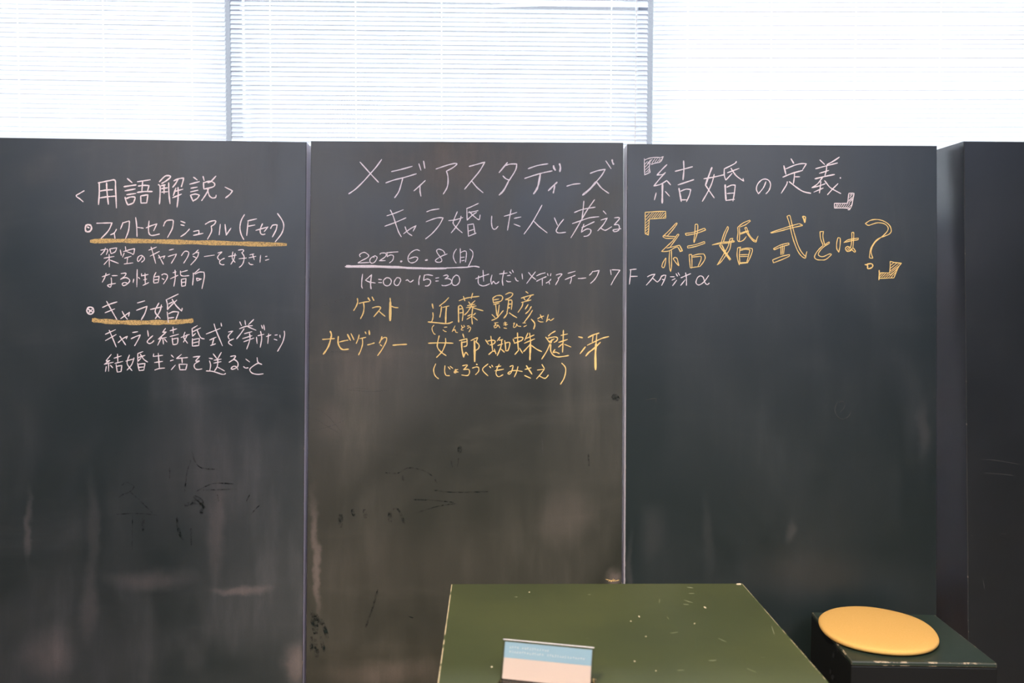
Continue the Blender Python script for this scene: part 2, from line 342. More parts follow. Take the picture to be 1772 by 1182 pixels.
# ---------------------------------------------------------------- chalk writing
DATA = r'''
#board 1
@mark dark m1
@win 0 640 2.18 2.0
460,435 480,425 505,440 490,460 465,470 450,480/490,460 530,495 575,540/k0.8 440,545 520,542 590,548/k0.8 500,550 498,680/k2.5 540,555 540,610/720,340 705,390 697,460/725,310 735,345 760,370 810,375/740,460 800,430 880,430/745,455 890,450/k3.5 700,510 740,500 770,520/k4 735,480 760,500 760,540/k2.5 668,560 675,610 690,640/k1.5 720,600 722,660/820,470 825,495/945,465 930,495/980,510 945,545/640,370 640,410
#board 2
@mark dark m2
@win 500 640 2.18 2.0
365,388 410,390 450,370 500,378 540,400 560,430/550,455 620,462 750,460/470,490 540,492 620,500/480,540 560,515 630,505/k4 195,550 195,590/k3 240,530 245,550/k3.5 285,530 288,555/k4 380,540 382,570/k2 395,525 415,530 435,580/k3.5 645,290 643,312/640,335 635,365/k2 430,400 430,420
k5 85,915 130,960/k6 95,935 100,990/k4 130,960 145,1010/k3 85,1010 85,1060/k4 100,1020 105,1080/k3 120,1010 132,1060
k1.5 335,830 315,900 290,970/450,930 475,938/k5 1225,100 1240,110/k1.5 1130,320 1132,360/k1 610,340 618,370
@mark faint m3
@win 500 640 2.18 1.4
70,145 130,160 200,235/90,180 140,210 190,240/80,230 150,215 210,190/220,75 300,82 370,78/240,68 300,72/1225,300 1240,360/955,250 958,330
@mark gold m4
@win 500 640 2.18 1.2
1195,790 1225,797 1245,793/1205,798 1230,792/1215,800 1225,788
@mark faint m5
@win 550 500 10.01 1.4
110,300 170,260 210,240/250,240 350,200 520,145/80,1090 300,1090 600,1100
k1.4 1655,325 1668,330/1660,460 1672,468/k1.4 1685,1078 1698,1085
#board 3
@mark faint m6
@win 1080 500 2.11 1.4
780,410 770,435 775,460 795,475 820,465 828,445/785,415 800,410 805,430 790,450/138,53 148,54/136,60 147,61/240,460 255,461/765,230 768,234/80,405 115,400 115,412/1140,400 1120,398
@mark faint m7
@win 1560 200 5.91 1.4
100,690 140,698
#board 4
@mark faint m8
@win 1560 700 2.45 1.6
340,232 400,237 510,255/355,290 420,295 475,300/k1.5 302,335 306,338/k1.3 298,555 302,557/k1.3 305,606 309,610/345,745 352,780/420,548 445,548
#board 1
@line white title
@win 100 280 7.88 2.2
360,395 300,430 250,465 300,505 345,545
@win 170 300 10.01 2.7
17,162 18,350 4,540/0,165 100,145 200,125 290,122 300,260 315,598/145,165 150,300 175,535/25,308 130,290 250,283/30,425 160,405 290,395
505,90 585,160/445,232 550,215 655,200/465,303 640,270/495,370 650,347/465,415 485,490 515,548/490,435 560,410 635,415 625,470 600,515 515,548/680,145 900,112/770,135 755,315/695,220 790,208 880,212|880,212 850,318/675,330 800,315 935,315/735,395 740,515/740,390 860,370|860,370 840,512|840,512 745,515
1060,145 1165,45 1255,55 1190,120 1100,175/1040,195 1070,225 1072,350 1060,530/1220,165 1225,350 1243,525/1140,195 1140,350/1090,215 1160,200/1095,265 1200,250/1100,325 1200,318/1310,130 1385,95 1480,80|1480,80 1465,150 1440,230/1385,95 1345,170 1290,240/1345,255 1300,385/1320,315 1465,275/1290,422 1440,360/1382,245 1385,400 1365,585
@win 300 280 7.88 2.5
275,210 325,248/225,305 355,270/240,360 325,345/235,410 335,388/232,455 270,540/235,455 300,440 355,455|355,455 325,500 275,530/405,200 420,255/580,195 510,270 470,285/410,280 415,370/415,285 500,265 560,295 545,340 420,372/480,375 440,450 385,530/465,375 490,460 530,493 575,485 583,455
705,345 805,395|805,395 775,440 712,492
@line white f1
@win 100 280 7.88 3.2
375,905 385,870 415,858 450,870 460,905 445,940 410,955 380,940 375,905/405,890 425,900
@win 100 280 7.88 2.3
530,838 635,835 740,832|740,832 690,940 590,1045
800,920 770,970 720,995/770,975 780,1045
@win 170 300 10.01 2.3
430,850 385,965/440,855 530,825|530,825 540,850 525,990 475,1125
648,765 665,900 672,1095/680,935 780,950
880,825 870,950 880,1040 920,1075 980,1070 1060,1050/830,945 910,910 1015,875|1015,875 960,995
1130,915 1155,850 1200,815 1290,808|1290,808 1300,840 1280,960 1200,1110
1430,828 1505,858/1430,890 1490,905/1580,965 1510,1040 1430,1095
@win 300 280 7.88 2.3
275,950 345,935|345,935 350,965 340,990/275,1003 405,975
435,852 500,815 575,805 560,850 515,880/515,880 520,950 465,1055
640,852 625,995/705,855 720,1000|720,1000 785,905
970,720 925,800 908,900 925,990 960,1060
1015,805 1135,778/1020,810 1000,1005/1015,880 1110,862
1215,845 1185,920 1190,975 1220,993 1250,985/1125,935 1290,888|1290,888 1240,950
1325,910 1355,865 1415,858|1415,858 1400,930 1350,1025
1420,705 1485,800 1505,880 1475,980 1390,1090
@line gold u1
@win 0 0 1 7.6
158,417.5 200,416.6 238,417 290,418.3 340,419.6 390,420.8 440,422.4 494,423.2
@line white f2
@win 165 420 10.01 1.9
95,130 205,110|205,110 215,140 190,205/175,90 150,150 95,210/250,110 270,185/250,108 370,88|370,88 345,155 275,190/150,268 325,238/238,200 243,420/235,285 150,378/250,300 400,358
520,68 530,150/432,125 450,220/485,155 600,120 680,103|680,103 665,190 640,200/500,180 470,250/545,155 640,190/505,270 620,235/560,260 548,355/500,368 650,350
815,235 780,290 745,325 728,290 750,240 800,222 840,250 848,295 800,338
925,130 1060,75/950,232 1110,150/965,75 1000,190 1045,358
1090,265 1205,228|1205,228 1180,275/1095,215 1140,300 1180,375
1280,130 1355,110/1260,240 1405,195|1405,195 1375,260 1315,358
1490,225 1550,150 1615,165 1600,240 1530,355
@win 325 400 10.01 1.9
180,325 130,375 85,405/135,378 190,365|190,365 170,440 120,510 50,585/90,435 150,465
285,440 460,415
520,380 590,360 540,410 515,460 545,500/635,470 575,500 550,530 560,565 600,583 630,578
780,360 770,470 820,540/820,385 800,480 745,575/705,440 840,415/875,330 950,320 965,345 935,375/935,375 975,440 965,530 935,590 890,628/885,478 1015,465
1075,410 1145,395/1060,462 1180,435/1120,395 1150,495/1055,545 1080,575 1130,580
1260,420 1250,540/1345,440 1375,435/1345,505 1405,488
@line white f3
@win 165 420 10.01 2.0
120,590 250,545/185,530 165,600 120,685/290,572 380,570/275,610 280,700 260,770 210,740 260,722 350,705
445,535 530,530 500,590 435,635/435,635 530,605 595,650 560,710 490,745 465,715 500,690 550,700
665,630 655,690/725,465 718,765/745,600 770,625/800,535 800,580/800,575 915,550/860,530 865,715/835,645 890,630/825,740 925,690
1050,515 1015,590 1010,690/1020,595 1105,580|1105,580 1090,690|1090,690 1015,700/1025,645 1095,635/1150,560 1190,540 1245,560 1240,620 1180,715/1155,620 1190,640
1380,475 1385,600 1360,755/1345,520 1400,505/1300,625 1430,565/1475,490 1480,560 1530,578 1620,570/1485,510 1595,480/1490,640 1495,755/1490,635 1570,620|1570,620 1560,745|1560,745 1495,755/1500,690 1560,680
@win 325 400 10.01 2.1
200,655 110,735/95,725 95,800 82,935/125,745 200,710 280,710|280,710 285,800 245,995/150,815 160,860/150,815 235,828|235,828 165,862
@line white f4
@win 140 500 10.01 2.8
100,375 120,330 170,315 215,345 218,400 180,435 125,425 100,375/125,350 200,400/140,405 195,355
@win 140 500 10.01 2.3
375,320 500,265 625,225/420,413 585,345/445,215 520,350 625,535
690,515 840,405|840,405 825,475/715,388 760,470 805,525
980,243 1105,207/965,370 1145,300|1145,300 1110,420 1045,535
1205,355 1410,310/1350,245 1285,395 1375,510/1395,275 1370,380 1290,515/1475,190 1685,90/1480,190 1500,280 1500,360/1500,360 1560,290 1660,195/1520,260 1590,225/1580,180 1650,290 1745,385|1745,385 1755,335/1495,400 1515,580/1520,430 1600,395 1695,400|1695,400 1645,530/1520,505 1610,495
@line gold u2
@win 140 500 10.01 7.8
215,540 400,560 700,578 1000,583 1300,580 1500,578 1770,565 1925,548
@line white f5
@win 140 540 10.01 2.1
425,385 600,305/425,495 610,390/490,315 540,430 612,605
645,530 720,465 805,420|805,420 785,465/675,420 715,480 775,570
895,355 985,340/870,463 950,425 1030,398|1030,398 990,480 930,585
1155,320 1170,420/1245,410 1170,480 1150,520 1185,545 1230,530 1265,495
1465,285 1415,350/1415,350 1480,345/1475,350 1345,465/1340,470 1480,440/1400,430 1330,575/1420,460 1430,555/1450,470 1490,520/1595,260 1600,370/1545,325 1660,290/1545,425 1690,385/1580,450 1595,565/1585,470 1680,450|1680,450 1670,545 1600,565
@win 317 540 10.01 2.1
30,350 10,440 75,540/65,390 55,430 5,520/-37,440 105,388/150,290 245,235/155,290 160,420/160,420 215,370/160,345 300,275/240,310 300,440 365,465/160,460 160,590/165,480 280,455|280,455 270,580|270,580 165,590/175,535 265,515
400,380 640,285/535,205 570,320 680,585/655,190 665,245/460,485 570,435/530,465 500,570/475,580 560,550
785,345 860,330/850,340 780,420 800,470/875,465 800,500 790,540 845,580
980,170 1010,235/1070,145 1080,220/1220,130 1130,220/975,290 1080,250 1200,235/1055,290 1000,370 925,465/1120,255 1260,315/1060,375 1190,340/1030,460 1190,410/1050,515 1225,450/1150,370 1155,480 1100,640
1355,230 1375,285/1395,225 1410,310/1270,435 1280,545/1295,410 1400,385/1340,335 1360,450 1335,610
1440,425 1520,395/1480,375 1465,545/1590,400 1630,395/1575,470 1625,487
1675,400 1680,440/1750,330 1755,400 1720,530 1635,680
@line white f6
@win 140 540 10.01 2.1
525,735 440,845 500,840/500,840 405,905/405,905 560,870/440,945 425,1030/480,880 480,1025/510,920 550,965/635,730 640,870/575,800 700,760/590,890 725,855/610,910 630,1040/620,940 710,925|710,925 695,1030|695,1030 635,1040
840,745 800,890 885,1015/920,795 880,910 800,1005/780,850 900,815/985,720 1075,685/985,720 985,855/985,855 1040,800/990,790 1110,750/1030,730 1090,820 1155,865/980,880 1010,1015/990,905 1110,890|1110,890 1090,1005|1090,1005 1010,1015/1000,960 1095,950
1260,725 1255,770|1255,770 1415,750/1340,715 1360,975/1275,875 1415,855/1280,1005 1350,980 1450,970
1565,745 1605,785/1550,845 1600,830/1565,1000 1635,920/1740,735 1655,805|1655,805 1772,795 1848,787/1750,800 1755,880/1700,905 1715,1000/1700,905 1840,905|1840,905 1815,1000|1815,1000 1715,1000
@win 317 540 10.01 2.1
175,780 290,765/285,770 215,850 280,845/280,850 200,900 195,960 240,995 325,985
450,800 510,810/455,845 475,920 460,1015/400,1020 520,1030 680,1080 735,1065/520,725 590,815/660,700 595,815/535,835 660,815/530,885 655,860/600,830 590,940 540,1025/590,950 715,1020
820,770 905,760 870,820 795,870/795,870 880,825 945,875 940,950 865,990 830,980 870,940 920,950 950,1000
1085,815 1150,865/1045,945 1080,970 1125,965
1280,790 1295,870 1360,910/1360,905 1290,890 1180,960 1155,1010 1200,1060 1290,1080 1385,1070
#board 2
@line white t1
@win 595 270 10.01 2.3
655,60 560,190 455,310 330,450 200,575 85,655/280,105 460,305 600,455
825,270 1000,230 1185,178/728,465 870,415 1050,370 1255,308/1020,385 990,500 950,620 880,722/1300,135 1335,245/k1.3 1382,90 1402,210
1410,425 1320,510 1215,603/1320,515 1320,610 1335,695
@win 760 265 10.01 2.3
-55,275 60,235 170,200 270,178 305,190 240,250 125,312/125,312 150,400 152,520 130,610 70,710
520,230 650,195 790,155|790,155 700,310 560,480 440,625/565,485 650,590 760,685
k1.2 1180,165 1110,250 1040,335/1150,215 1230,190 1345,188|1345,188 1320,300 1200,490/k1.35 1200,490 1120,640 1040,725/1105,395 1150,440 1205,465
@win 910 265 10.01 2.3
40,270 200,215 380,185/-20,438 140,385 300,340 455,308/k1.5 250,365 220,530 190,620 135,705/k1.6 480,220 485,255 510,295/k1.4 582,185 598,245 588,320
k1.2 540,505 470,570 390,650/k1.2 500,560 490,620 475,690
710,572 820,540 940,528
1115,350 1240,305 1375,280|1375,280 1310,390 1215,500/k1.6 1215,500 1110,620 985,725/1220,490 1310,605 1435,695/1385,135 1475,268/k1.3 1495,115 1500,155 1520,195
@line white t2
@win 650 345 10.01 2.0
195,285 330,240 480,180/160,465 340,400 525,320/255,185 300,280 360,460 400,570 445,648
485,595 600,510 700,455|700,455 650,550/510,475 550,570 630,630
885,215 970,185 1100,165/875,388 1000,340 1090,318 1170,320|1170,320 1100,450 980,590 865,685
1265,368 1380,355 1510,315/1415,215 1350,370 1350,430 1420,510 1500,578/1480,290 1460,370 1390,480 1310,580/1575,160 1640,135 1780,70/1580,165 1585,360/1585,360 1680,270 1750,225/1605,230 1690,215 1775,195/1620,210 1700,290 1770,345 1800,350|1800,350 1810,270/1595,435 1608,640/1600,440 1695,425|1695,425 1720,585/1740,585 1608,640/1610,550 1700,520
@win 820 345 10.01 2.0
310,290 305,400 320,490 350,518 380,510 420,465
525,293 640,260 745,225/645,175 610,370 583,535/700,330 815,305/695,428 800,468
1180,100 1110,230 1000,420 870,600/1040,380 1130,470 1270,580
1395,320 1450,450/1555,345 1480,440 1430,530 1435,565 1480,582 1590,570
@win 920 335 10.01 2.0
740,328 880,275 1100,235/905,130 890,290 870,440/1090,105 960,290 860,460 780,600 680,765/705,520 850,470 1000,420 1165,400/870,590 965,545 1085,488/905,530 880,600 862,665/862,670 950,615 1020,625 1020,680 970,730 905,742
1240,300 1290,355/1200,460 1310,425|1310,425 1240,540 1145,645/1200,600 1250,630 1290,632 1385,575
1435,420 1510,415 1515,445 1430,540/1430,540 1500,540 1520,590 1500,640 1440,660 1410,640 1430,625 1545,608
@line white t3
@win 595 405 10.01 1.8
285,395 272,360 320,325 370,322 430,370 405,410 310,460 245,500/245,500 290,500 445,492
520,385 465,420 450,470 480,505 530,490 565,440 575,400 540,378 520,390 525,410
625,350 650,330 715,330 735,355 710,400 615,465/615,465 720,460
735,325 840,315 940,308/k0.9 755,330 750,395/750,395 800,365 850,370 860,410 840,460 790,500
k1.9 985,478 1005,470
1315,290 1260,272 1190,300 1130,360 1110,430 1130,480 1175,500 1240,480 1280,430 1270,405 1220,398 1130,430
k1.9 1415,455 1445,448
1750,340 1720,290 1650,262 1610,280 1620,330 1690,430 1690,475 1640,490 1590,475 1600,440 1700,380 1790,345
@win 730 405 10.01 1.7
600,260 560,320 545,390 565,460 595,505
665,250 668,390 665,500/665,325 730,295 770,310 768,400 755,485/675,408 735,400/690,465 735,455
830,262 880,310 880,390 840,490 795,580
@line white tu
@win 595 405 10.01 2.6
25,565 300,548 600,555 900,565 1100,580 1400,590 1770,590/45,548 300,560 600,566 900,578 1100,592 1400,602 1770,600/40,572 300,572 600,574 900,584 1300,596
@win 730 405 10.01 2.4
410,588 600,582 780,575 850,562 930,560 995,575
@line white t4
@win 595 405 10.01 1.9
325,695 312,800 308,900 322,940
480,705 375,800|375,800 440,830 545,848/k1.3 480,705 465,830 465,900 472,950
600,785 655,790/600,840 655,842
740,755 690,800 690,860 730,895 780,890 815,850 820,800 790,765 740,755
920,755 885,800 870,850 900,890 940,885 975,830 985,790 960,760 920,755
1075,805 1105,795 1150,832 1205,798
1320,720 1300,800 1300,880
1395,710 1380,800/1395,715 1450,705 1540,720/1380,805 1440,780 1495,800 1500,850 1460,895 1410,900
1590,765 1645,755/1590,815 1640,812
@win 730 405 10.01 1.9
375,725 430,710 455,735 400,775/400,775 470,775 515,810 500,860 430,890 370,895 345,885
590,710 540,760 520,830 540,880 590,890 640,850 655,790 635,730 590,710
930,775 1050,730 1160,695/1060,630 1070,820/985,725 975,810 990,870 1050,898 1110,890 1175,860
1215,710 1195,800 1210,870/1210,870 1240,820 1270,855 1300,855 1335,825
1345,692 1480,675/1425,635 1395,790 1405,890/1480,722 1530,715/1465,810 1490,825 1540,825/1520,655 1550,685/1565,625 1585,665
1615,755 1640,805 1670,815/1735,690 1745,780
@win 890 430 10.01 1.8
365,405 300,490 215,605/245,415 310,490 375,540
385,475 460,440 535,422/385,568 480,520 555,488/485,520 485,640/575,435 585,470/635,435 625,475
635,530 600,570 550,600/600,575 612,620
725,460 770,445 820,440 820,455 780,500 755,515/765,515 765,540 715,630
930,430 1055,395/878,540 970,500 1055,465/990,500 985,550 965,610
1105,520 1170,518 1240,510
1360,395 1335,430 1300,465/1365,400 1470,380|1470,380 1430,480 1380,550 1320,605
1665,370 1678,455/1690,370 1740,370 1830,375|1830,375 1780,450 1730,530 1675,632
@line yellow y1
@win 550 500 10.01 2.2
685,165 690,230 660,310 620,375/715,250 800,230 890,218/790,235 800,320 785,420 740,515/k1.3 870,155 905,205/k1.2 940,140 970,200
945,330 1010,310 1080,312 1080,345 1030,410 970,480/1065,390 1110,430 1165,475
k1.1 1252,160 1258,230/k2.1 1256,230 1255,400 1253,545/1275,300 1330,320 1390,325
@win 730 500 10.01 2.1
k1.4 180,262 195,335/190,410 195,470 185,530 165,575/k1.2 110,572 280,588 400,600 470,595 530,570/465,150 400,220 330,275 305,300/340,305 330,400 310,490/360,320 470,295/k1.4 425,320 415,450 412,590
645,205 750,165 850,145 990,128/720,130 745,205/880,75 855,165/k1.2 635,300 635,450 638,575/640,300 670,285 705,330 715,420 700,550/655,350 700,340/655,415 705,410/810,225 845,270/920,205 850,270/790,290 920,265/770,325 940,295/740,450 800,390 860,290/870,320 960,350 1060,378/880,330 865,480 875,610/795,470 850,445/930,420 890,455/860,475 780,525/890,485 960,540
1230,165 1240,230 1255,245/1230,160 1290,120 1370,115 1400,150 1370,210 1260,235/1250,190 1335,175/1245,272 1340,245/1280,280 1290,380 1300,460/1340,280 1325,400 1310,470/1215,445 1270,500/1410,375 1340,460 1290,510 1210,545/1450,95 1520,65 1575,85 1540,140 1450,190/1455,175 1500,200 1490,320 1475,410/1500,200 1555,195 1560,260 1550,355/1510,265 1545,260/k1.5 1505,328 1520,322/k1.2 1480,420 1450,470 1420,505/1515,415 1580,460 1645,498
@win 830 500 10.01 2.1
800,45 840,75/720,160 830,125 935,100/765,160 790,195/890,115 840,180 800,215/725,235 810,212 890,190/750,240 730,310 665,405/840,270 790,350/895,305 850,380 795,430/915,370 860,460 770,580
@line yellow yk
@win 730 500 10.01 1.6
210,628 178,670 185,730 215,780 235,785
385,665 435,660/365,710 400,735 425,740
575,640 525,740/550,720 575,705 590,750 620,755
685,630 700,670/745,650 690,685 685,710 720,715/725,630 735,640
785,645 820,640/790,685 830,660 845,690 815,745
@win 830 500 10.01 1.6
255,590 320,582/275,585 270,640/250,640 260,675 300,655 315,625 330,640 350,675/255,630 320,625
415,595 470,585/415,625 485,615/440,570 455,640/420,675 470,685
585,600 605,590 585,650 600,668 630,650 640,605 660,640 715,650
745,590 800,590/765,655 815,630
k1.5 895,525 945,580 955,630 935,695
@line yellow ys
@win 830 500 10.01 1.8
1005,520 1040,495 1110,470/1050,445 1085,520/1010,550 1050,570 1100,572
1190,445 1155,570/1155,565 1200,525 1230,548 1285,510
@line yellow y2
@win 550 500 10.01 2.1
k1.4 215,735 235,790 225,860 190,980 140,1070 95,1130/80,875 180,868 290,860
k1.3 355,825 350,920 375,1000 430,1050 530,1043/375,920 450,900 525,888/k1.4 515,790 565,890/k1.2 575,775 625,880
715,795 700,860 665,945/725,862 830,838/770,860 775,950 745,1060 705,1145/k1.2 820,745 835,775/k1.4 888,722 895,790
860,970 920,955 980,935
1110,825 1090,890 1065,940/1080,900 1140,845 1190,850 1180,920 1110,1050 1035,1155/1080,965 1110,990
k1.2 1300,975 1420,965 1540,960
@win 735 565 10.01 2.2
65,290 280,283 490,290/250,160 225,270 220,360 280,440 370,505/360,205 360,290 310,420 260,480 205,535
660,130 680,195/600,245 730,212/730,215 730,325 675,350/650,275 730,262/k1.3 640,265 645,400 675,530/675,530 710,450 750,495/800,245 910,190|915,195 900,240 885,265/890,268 940,320 930,380 880,415/k1.7 860,250 865,420 865,605
1145,170 1160,280 1175,420/1055,235 1105,310/1090,255 1170,238 1220,255 1195,300 1130,322/1110,485 1175,430 1215,430/1205,390 1235,475/1305,185 1255,250/1290,240 1350,225/1265,330 1350,300/1335,230 1320,350 1255,505/1320,390 1380,445/1385,245 1395,310 1405,415/1385,290 1465,275 1470,330 1440,415 1400,418
@win 890 565 10.01 2.2
55,110 60,270 70,410/-20,220 5,290/0,205 100,185 150,200 120,245 50,262/0,290 90,265/10,485 75,410/90,375 140,460/235,115 180,240/190,215 340,148/175,290 350,215/265,115 280,290 220,370 160,435/k1.6 280,300 275,440 270,575/300,330 390,395 475,435
710,80 640,120 590,165/545,185 600,260 630,280/580,205 700,180 750,205 730,250 690,275/650,225 640,285/600,270 690,215/620,300 560,430 475,565/635,310 630,420 670,490 740,525 840,520 940,503/705,400 670,450 720,445 780,470/850,65 845,250 835,445/810,155 920,130/770,275 920,225/840,295 765,358/870,310 980,355
k1.3 1115,180 1180,195/k1.2 1230,355 1140,470/k1.2 1280,190 1370,145 1465,115/1365,160 1350,265/1265,325 1400,260 1520,205 1635,175/1430,125 1415,300/k1.8 1415,300 1405,500 1408,745/k1.3 1490,275 1380,380 1290,450 1240,510
@line yellow y3
@win 735 565 10.01 1.9
190,648 155,740 165,820 195,870 240,905
350,680 345,780 370,845 430,852/405,700 440,740/440,690 485,725
535,740 540,800 515,800 515,780 580,790/520,760 575,745
655,680 740,668 680,740 670,745/675,745 760,745 775,800 740,850 640,840
k1.3 895,655 910,660/825,720 900,700 935,720 930,780 880,835
1095,650 1000,745 1095,855/1120,690 1145,715/1160,670 1180,700
1290,655 1250,740 1235,820 1280,870 1355,835/1230,700 1320,685/1215,768 1365,740
1475,695 1530,680 1500,790 1465,825 1440,810 1500,770 1600,765 1690,780/1615,695 1590,790 1550,875
@win 890 565 10.01 2.0
185,745 290,715/k1.3 210,680 255,750 305,825/k1.2 180,850 280,895
k1.2 480,660 520,725/400,755 520,740|520,740 460,820 385,905/440,860 510,895 550,890 590,840
820,635 880,700 890,780 860,900 800,1000
#board 3
@line white r1
@win 1095 260 10.01 1.8
200,145 205,430/205,170 280,140 370,125 480,128|480,128 530,110|525,115 480,200 400,220 320,245/300,220 285,290 300,385|300,385 205,425/k0.7 215,240 255,190/k0.7 215,290 290,210/k0.7 220,340 285,270/k0.7 225,385 285,320/k0.7 260,380 290,350/k0.7 290,210 340,150/k0.7 330,225 390,140/k0.7 380,210 430,140/k0.7 420,205 470,145/k0.7 250,240 310,160/k0.7 455,200 490,155
@win 1095 260 10.01 2.2
590,250 500,340 420,430|420,430 520,420 565,385|565,385 470,490 365,620|365,620 480,590 590,525|590,525 655,600/k1.5 515,580 512,740 510,915/405,740 375,860/565,715 635,795/k1.2 880,185 885,340 870,510/735,365 890,325 1035,285/k1.2 785,600 920,555 1055,510/k1.3 800,660 820,770 840,885/830,710 920,675 1005,680|1005,680 980,780 930,890/840,860 935,858
k1.4 1370,300 1310,460 1260,605/1260,605 1330,710 1410,825/1410,420 1370,570 1300,720 1205,885/1230,495 1400,465 1580,425/1590,320 1760,235 1795,195/1585,320 1585,430 1610,515/1615,515 1720,400/1640,390 1840,315/1700,310 1790,440 1920,535|1920,535 1910,490/k1.4 1600,600 1605,730 1615,870/1630,640 1710,605 1775,605|1775,605 1760,740 1735,880/1635,750 1755,740/1615,870 1760,850
@win 1265 260 10.01 2.1
605,545 560,650 475,755|475,755 440,680 460,590 530,515 600,500 660,530 685,600 660,690 605,755
k1.3 1040,150 1085,225/k1.3 915,270 950,415/945,325 1100,260 1220,232 1305,235|1305,235 1235,345/k1.2 900,465 1060,400 1240,350/1100,400 1095,480 1080,580/1110,460 1190,460/975,545 960,600 870,745/k1.2 1010,545 1130,640 1250,715 1380,745
@win 1370 260 10.01 2.1
k1.2 490,170 570,245/k1.2 825,120 720,190 610,250/415,320 600,270 795,220/605,270 600,350 575,440/480,400 640,350/k1.2 405,495 570,455 740,420/540,460 450,580 350,650|350,650 470,620 580,580/505,540 495,640 480,740/385,725 545,655/570,525 650,630 720,680 850,750/800,580 710,670 620,770/k1.4 843,475 845,485
@win 1370 260 10.01 1.8
990,745 1080,745|1080,745 1060,860 1035,970 1000,1030|1000,1030 975,1030/990,745 975,860 965,920|965,920 860,920 740,920|740,920 740,1000|740,1000 870,1000 1010,1005/k0.7 755,990 790,930/k0.7 775,995 820,930/k0.7 810,995 850,930/k0.7 840,995 890,930/k0.7 880,995 925,930/k0.7 915,995 965,930/k0.7 950,995 1010,920/k0.7 985,920 1055,850/k0.7 985,870 1065,800/k0.7 1000,820 1060,760/k0.7 1010,780 1040,755/k0.7 980,890 1060,830/k0.7 985,990 1030,950
@line white r3
@win 1040 430 10.01 1.8
500,370 555,362 612,358/515,375 505,500 492,620/510,485 630,482
805,490 865,460 935,445|935,445 870,540 785,635/890,510 970,580
1050,470 1020,540 975,582/1050,490 1080,465 1125,465|1125,465 1100,540 1050,640/1060,535 1100,545
1200,490 1270,490/1230,550 1285,522/1310,550 1240,645/1300,435 1325,480/1335,420 1360,465
1385,508 1460,475 1555,435/1465,420 1480,520 1480,640/1460,540 1380,640
1865,468 1800,560 1730,620 1680,630 1645,590 1670,510 1720,475 1770,500 1800,590 1840,625 1875,600
@line yellow r2
@win 1100 355 10.01 1.7
k1.2 165,125 340,112 520,108|520,108 520,225|520,225 370,232 235,240|235,240 228,380 220,520|220,520 200,510 165,495|165,495 165,300 165,125/k0.75 175,200 240,135/k0.75 200,230 290,130/k0.75 240,230 320,130/k0.75 275,230 360,130/k0.75 315,228 400,125/k0.75 355,226 440,125/k0.75 395,225 475,125/k0.75 430,225 515,130/k0.75 475,222 520,170/k0.75 175,260 225,200/k0.75 175,310 230,250/k0.75 175,355 228,300/k0.75 175,400 225,350/k0.75 175,445 225,400/k0.75 180,490 225,445/k0.75 200,505 222,485
700,310 600,420 470,545/700,310 715,325 640,430 550,530/475,530 580,540 680,545/475,550 530,575 655,575/725,505 745,520 660,640 590,735/725,505 640,620 540,715 450,800/540,745 690,710 760,695/450,805 570,795 680,735 730,725/k1.3 760,695 810,790/k1.3 730,725 775,800/k1.3 765,805 810,790/590,790 580,940 590,1090 605,1150/620,775 622,940 620,1080 605,1150/520,915 470,1000 455,1065 490,1080 515,1000 525,920/650,930 680,905 720,930 735,1000 750,1045/650,930 700,1000 745,1050/1030,340 1050,330 1075,345 1070,460 1045,560 1010,650/1030,340 1025,480 1010,600 1010,650/860,490 1000,470 1190,400|1190,400 1215,430|1215,430 1050,490 875,525|875,525 860,490/900,710 1050,680 1190,630|1190,630 1200,660|1200,660 1060,710 905,745|905,745 895,715/930,855 970,855|970,855 975,970 975,1085|975,1085 945,1085|945,1085 935,970 925,855/975,880 1080,850 1180,845|1180,845 1205,910 1170,990 1110,1065/980,900 1130,885|1135,890 1130,950 1080,1060/975,1080 1100,1065
@win 1230 370 10.01 1.7
290,220 230,340 185,480/290,220 305,250 260,360 220,480/25,540 180,495 300,485 400,465/35,535 200,515 330,500 405,485/400,465 410,485/185,480 165,560 230,650 340,790/165,560 150,550 210,640 290,750 330,805/k1.3 190,540 260,670 345,790/330,440 350,430 380,430 350,500 330,610 260,720 180,830 110,885/330,440 300,560 240,670 160,810 110,885/465,235 560,160 675,110|675,110 685,130|680,130 600,190 500,230/465,240 470,330 460,440 490,480 560,460 615,395/495,240 500,350 495,470/510,335 650,290/510,355 660,300/590,245 620,240 660,350 720,430 780,470|780,470 820,385/590,245 620,320 680,410 740,475 785,490|785,490 800,430/465,590 520,575/465,590 455,700 465,790 495,885/510,580 495,720 505,860/525,610 620,595 715,600|715,600 720,650 680,760 635,850/515,635 600,615 680,625|680,625 650,740 625,830/500,710 650,705/500,740 640,738/500,850 630,840/500,865 635,850
1320,45 1350,30 1375,45 1410,200 1450,350 1510,540 1570,660 1640,740|1640,740 1665,655/1320,45 1365,180 1400,340 1440,480 1510,650 1580,740 1640,765 1650,700/1035,325 1200,270 1370,215 1530,170|1530,170 1590,195|1590,195 1580,210/1045,335 1200,300 1380,250 1580,205/k1.6 1590,50 1615,100 1625,150/k1.3 1595,45 1635,50 1640,90 1630,150/1085,605 1210,540 1350,505|1350,505 1355,535|1355,535 1230,570 1100,625|1100,625 1085,605/1215,560 1215,710/1275,560 1260,700/1245,550 1240,710/1070,800 1220,740 1365,705|1365,705 1360,735|1360,735 1240,790 1085,850|1085,850 1070,800
@win 1400 370 10.01 1.7
190,310 250,305|250,305 240,400 270,540/190,310 200,430 245,545/245,545 150,640 95,740 130,790 210,800 290,790 380,715 375,695 340,700 250,740 190,735 160,700 190,640 270,560 350,515|350,515 345,490 270,535
500,415 480,500 480,600 515,665/500,415 540,430 535,560 515,665
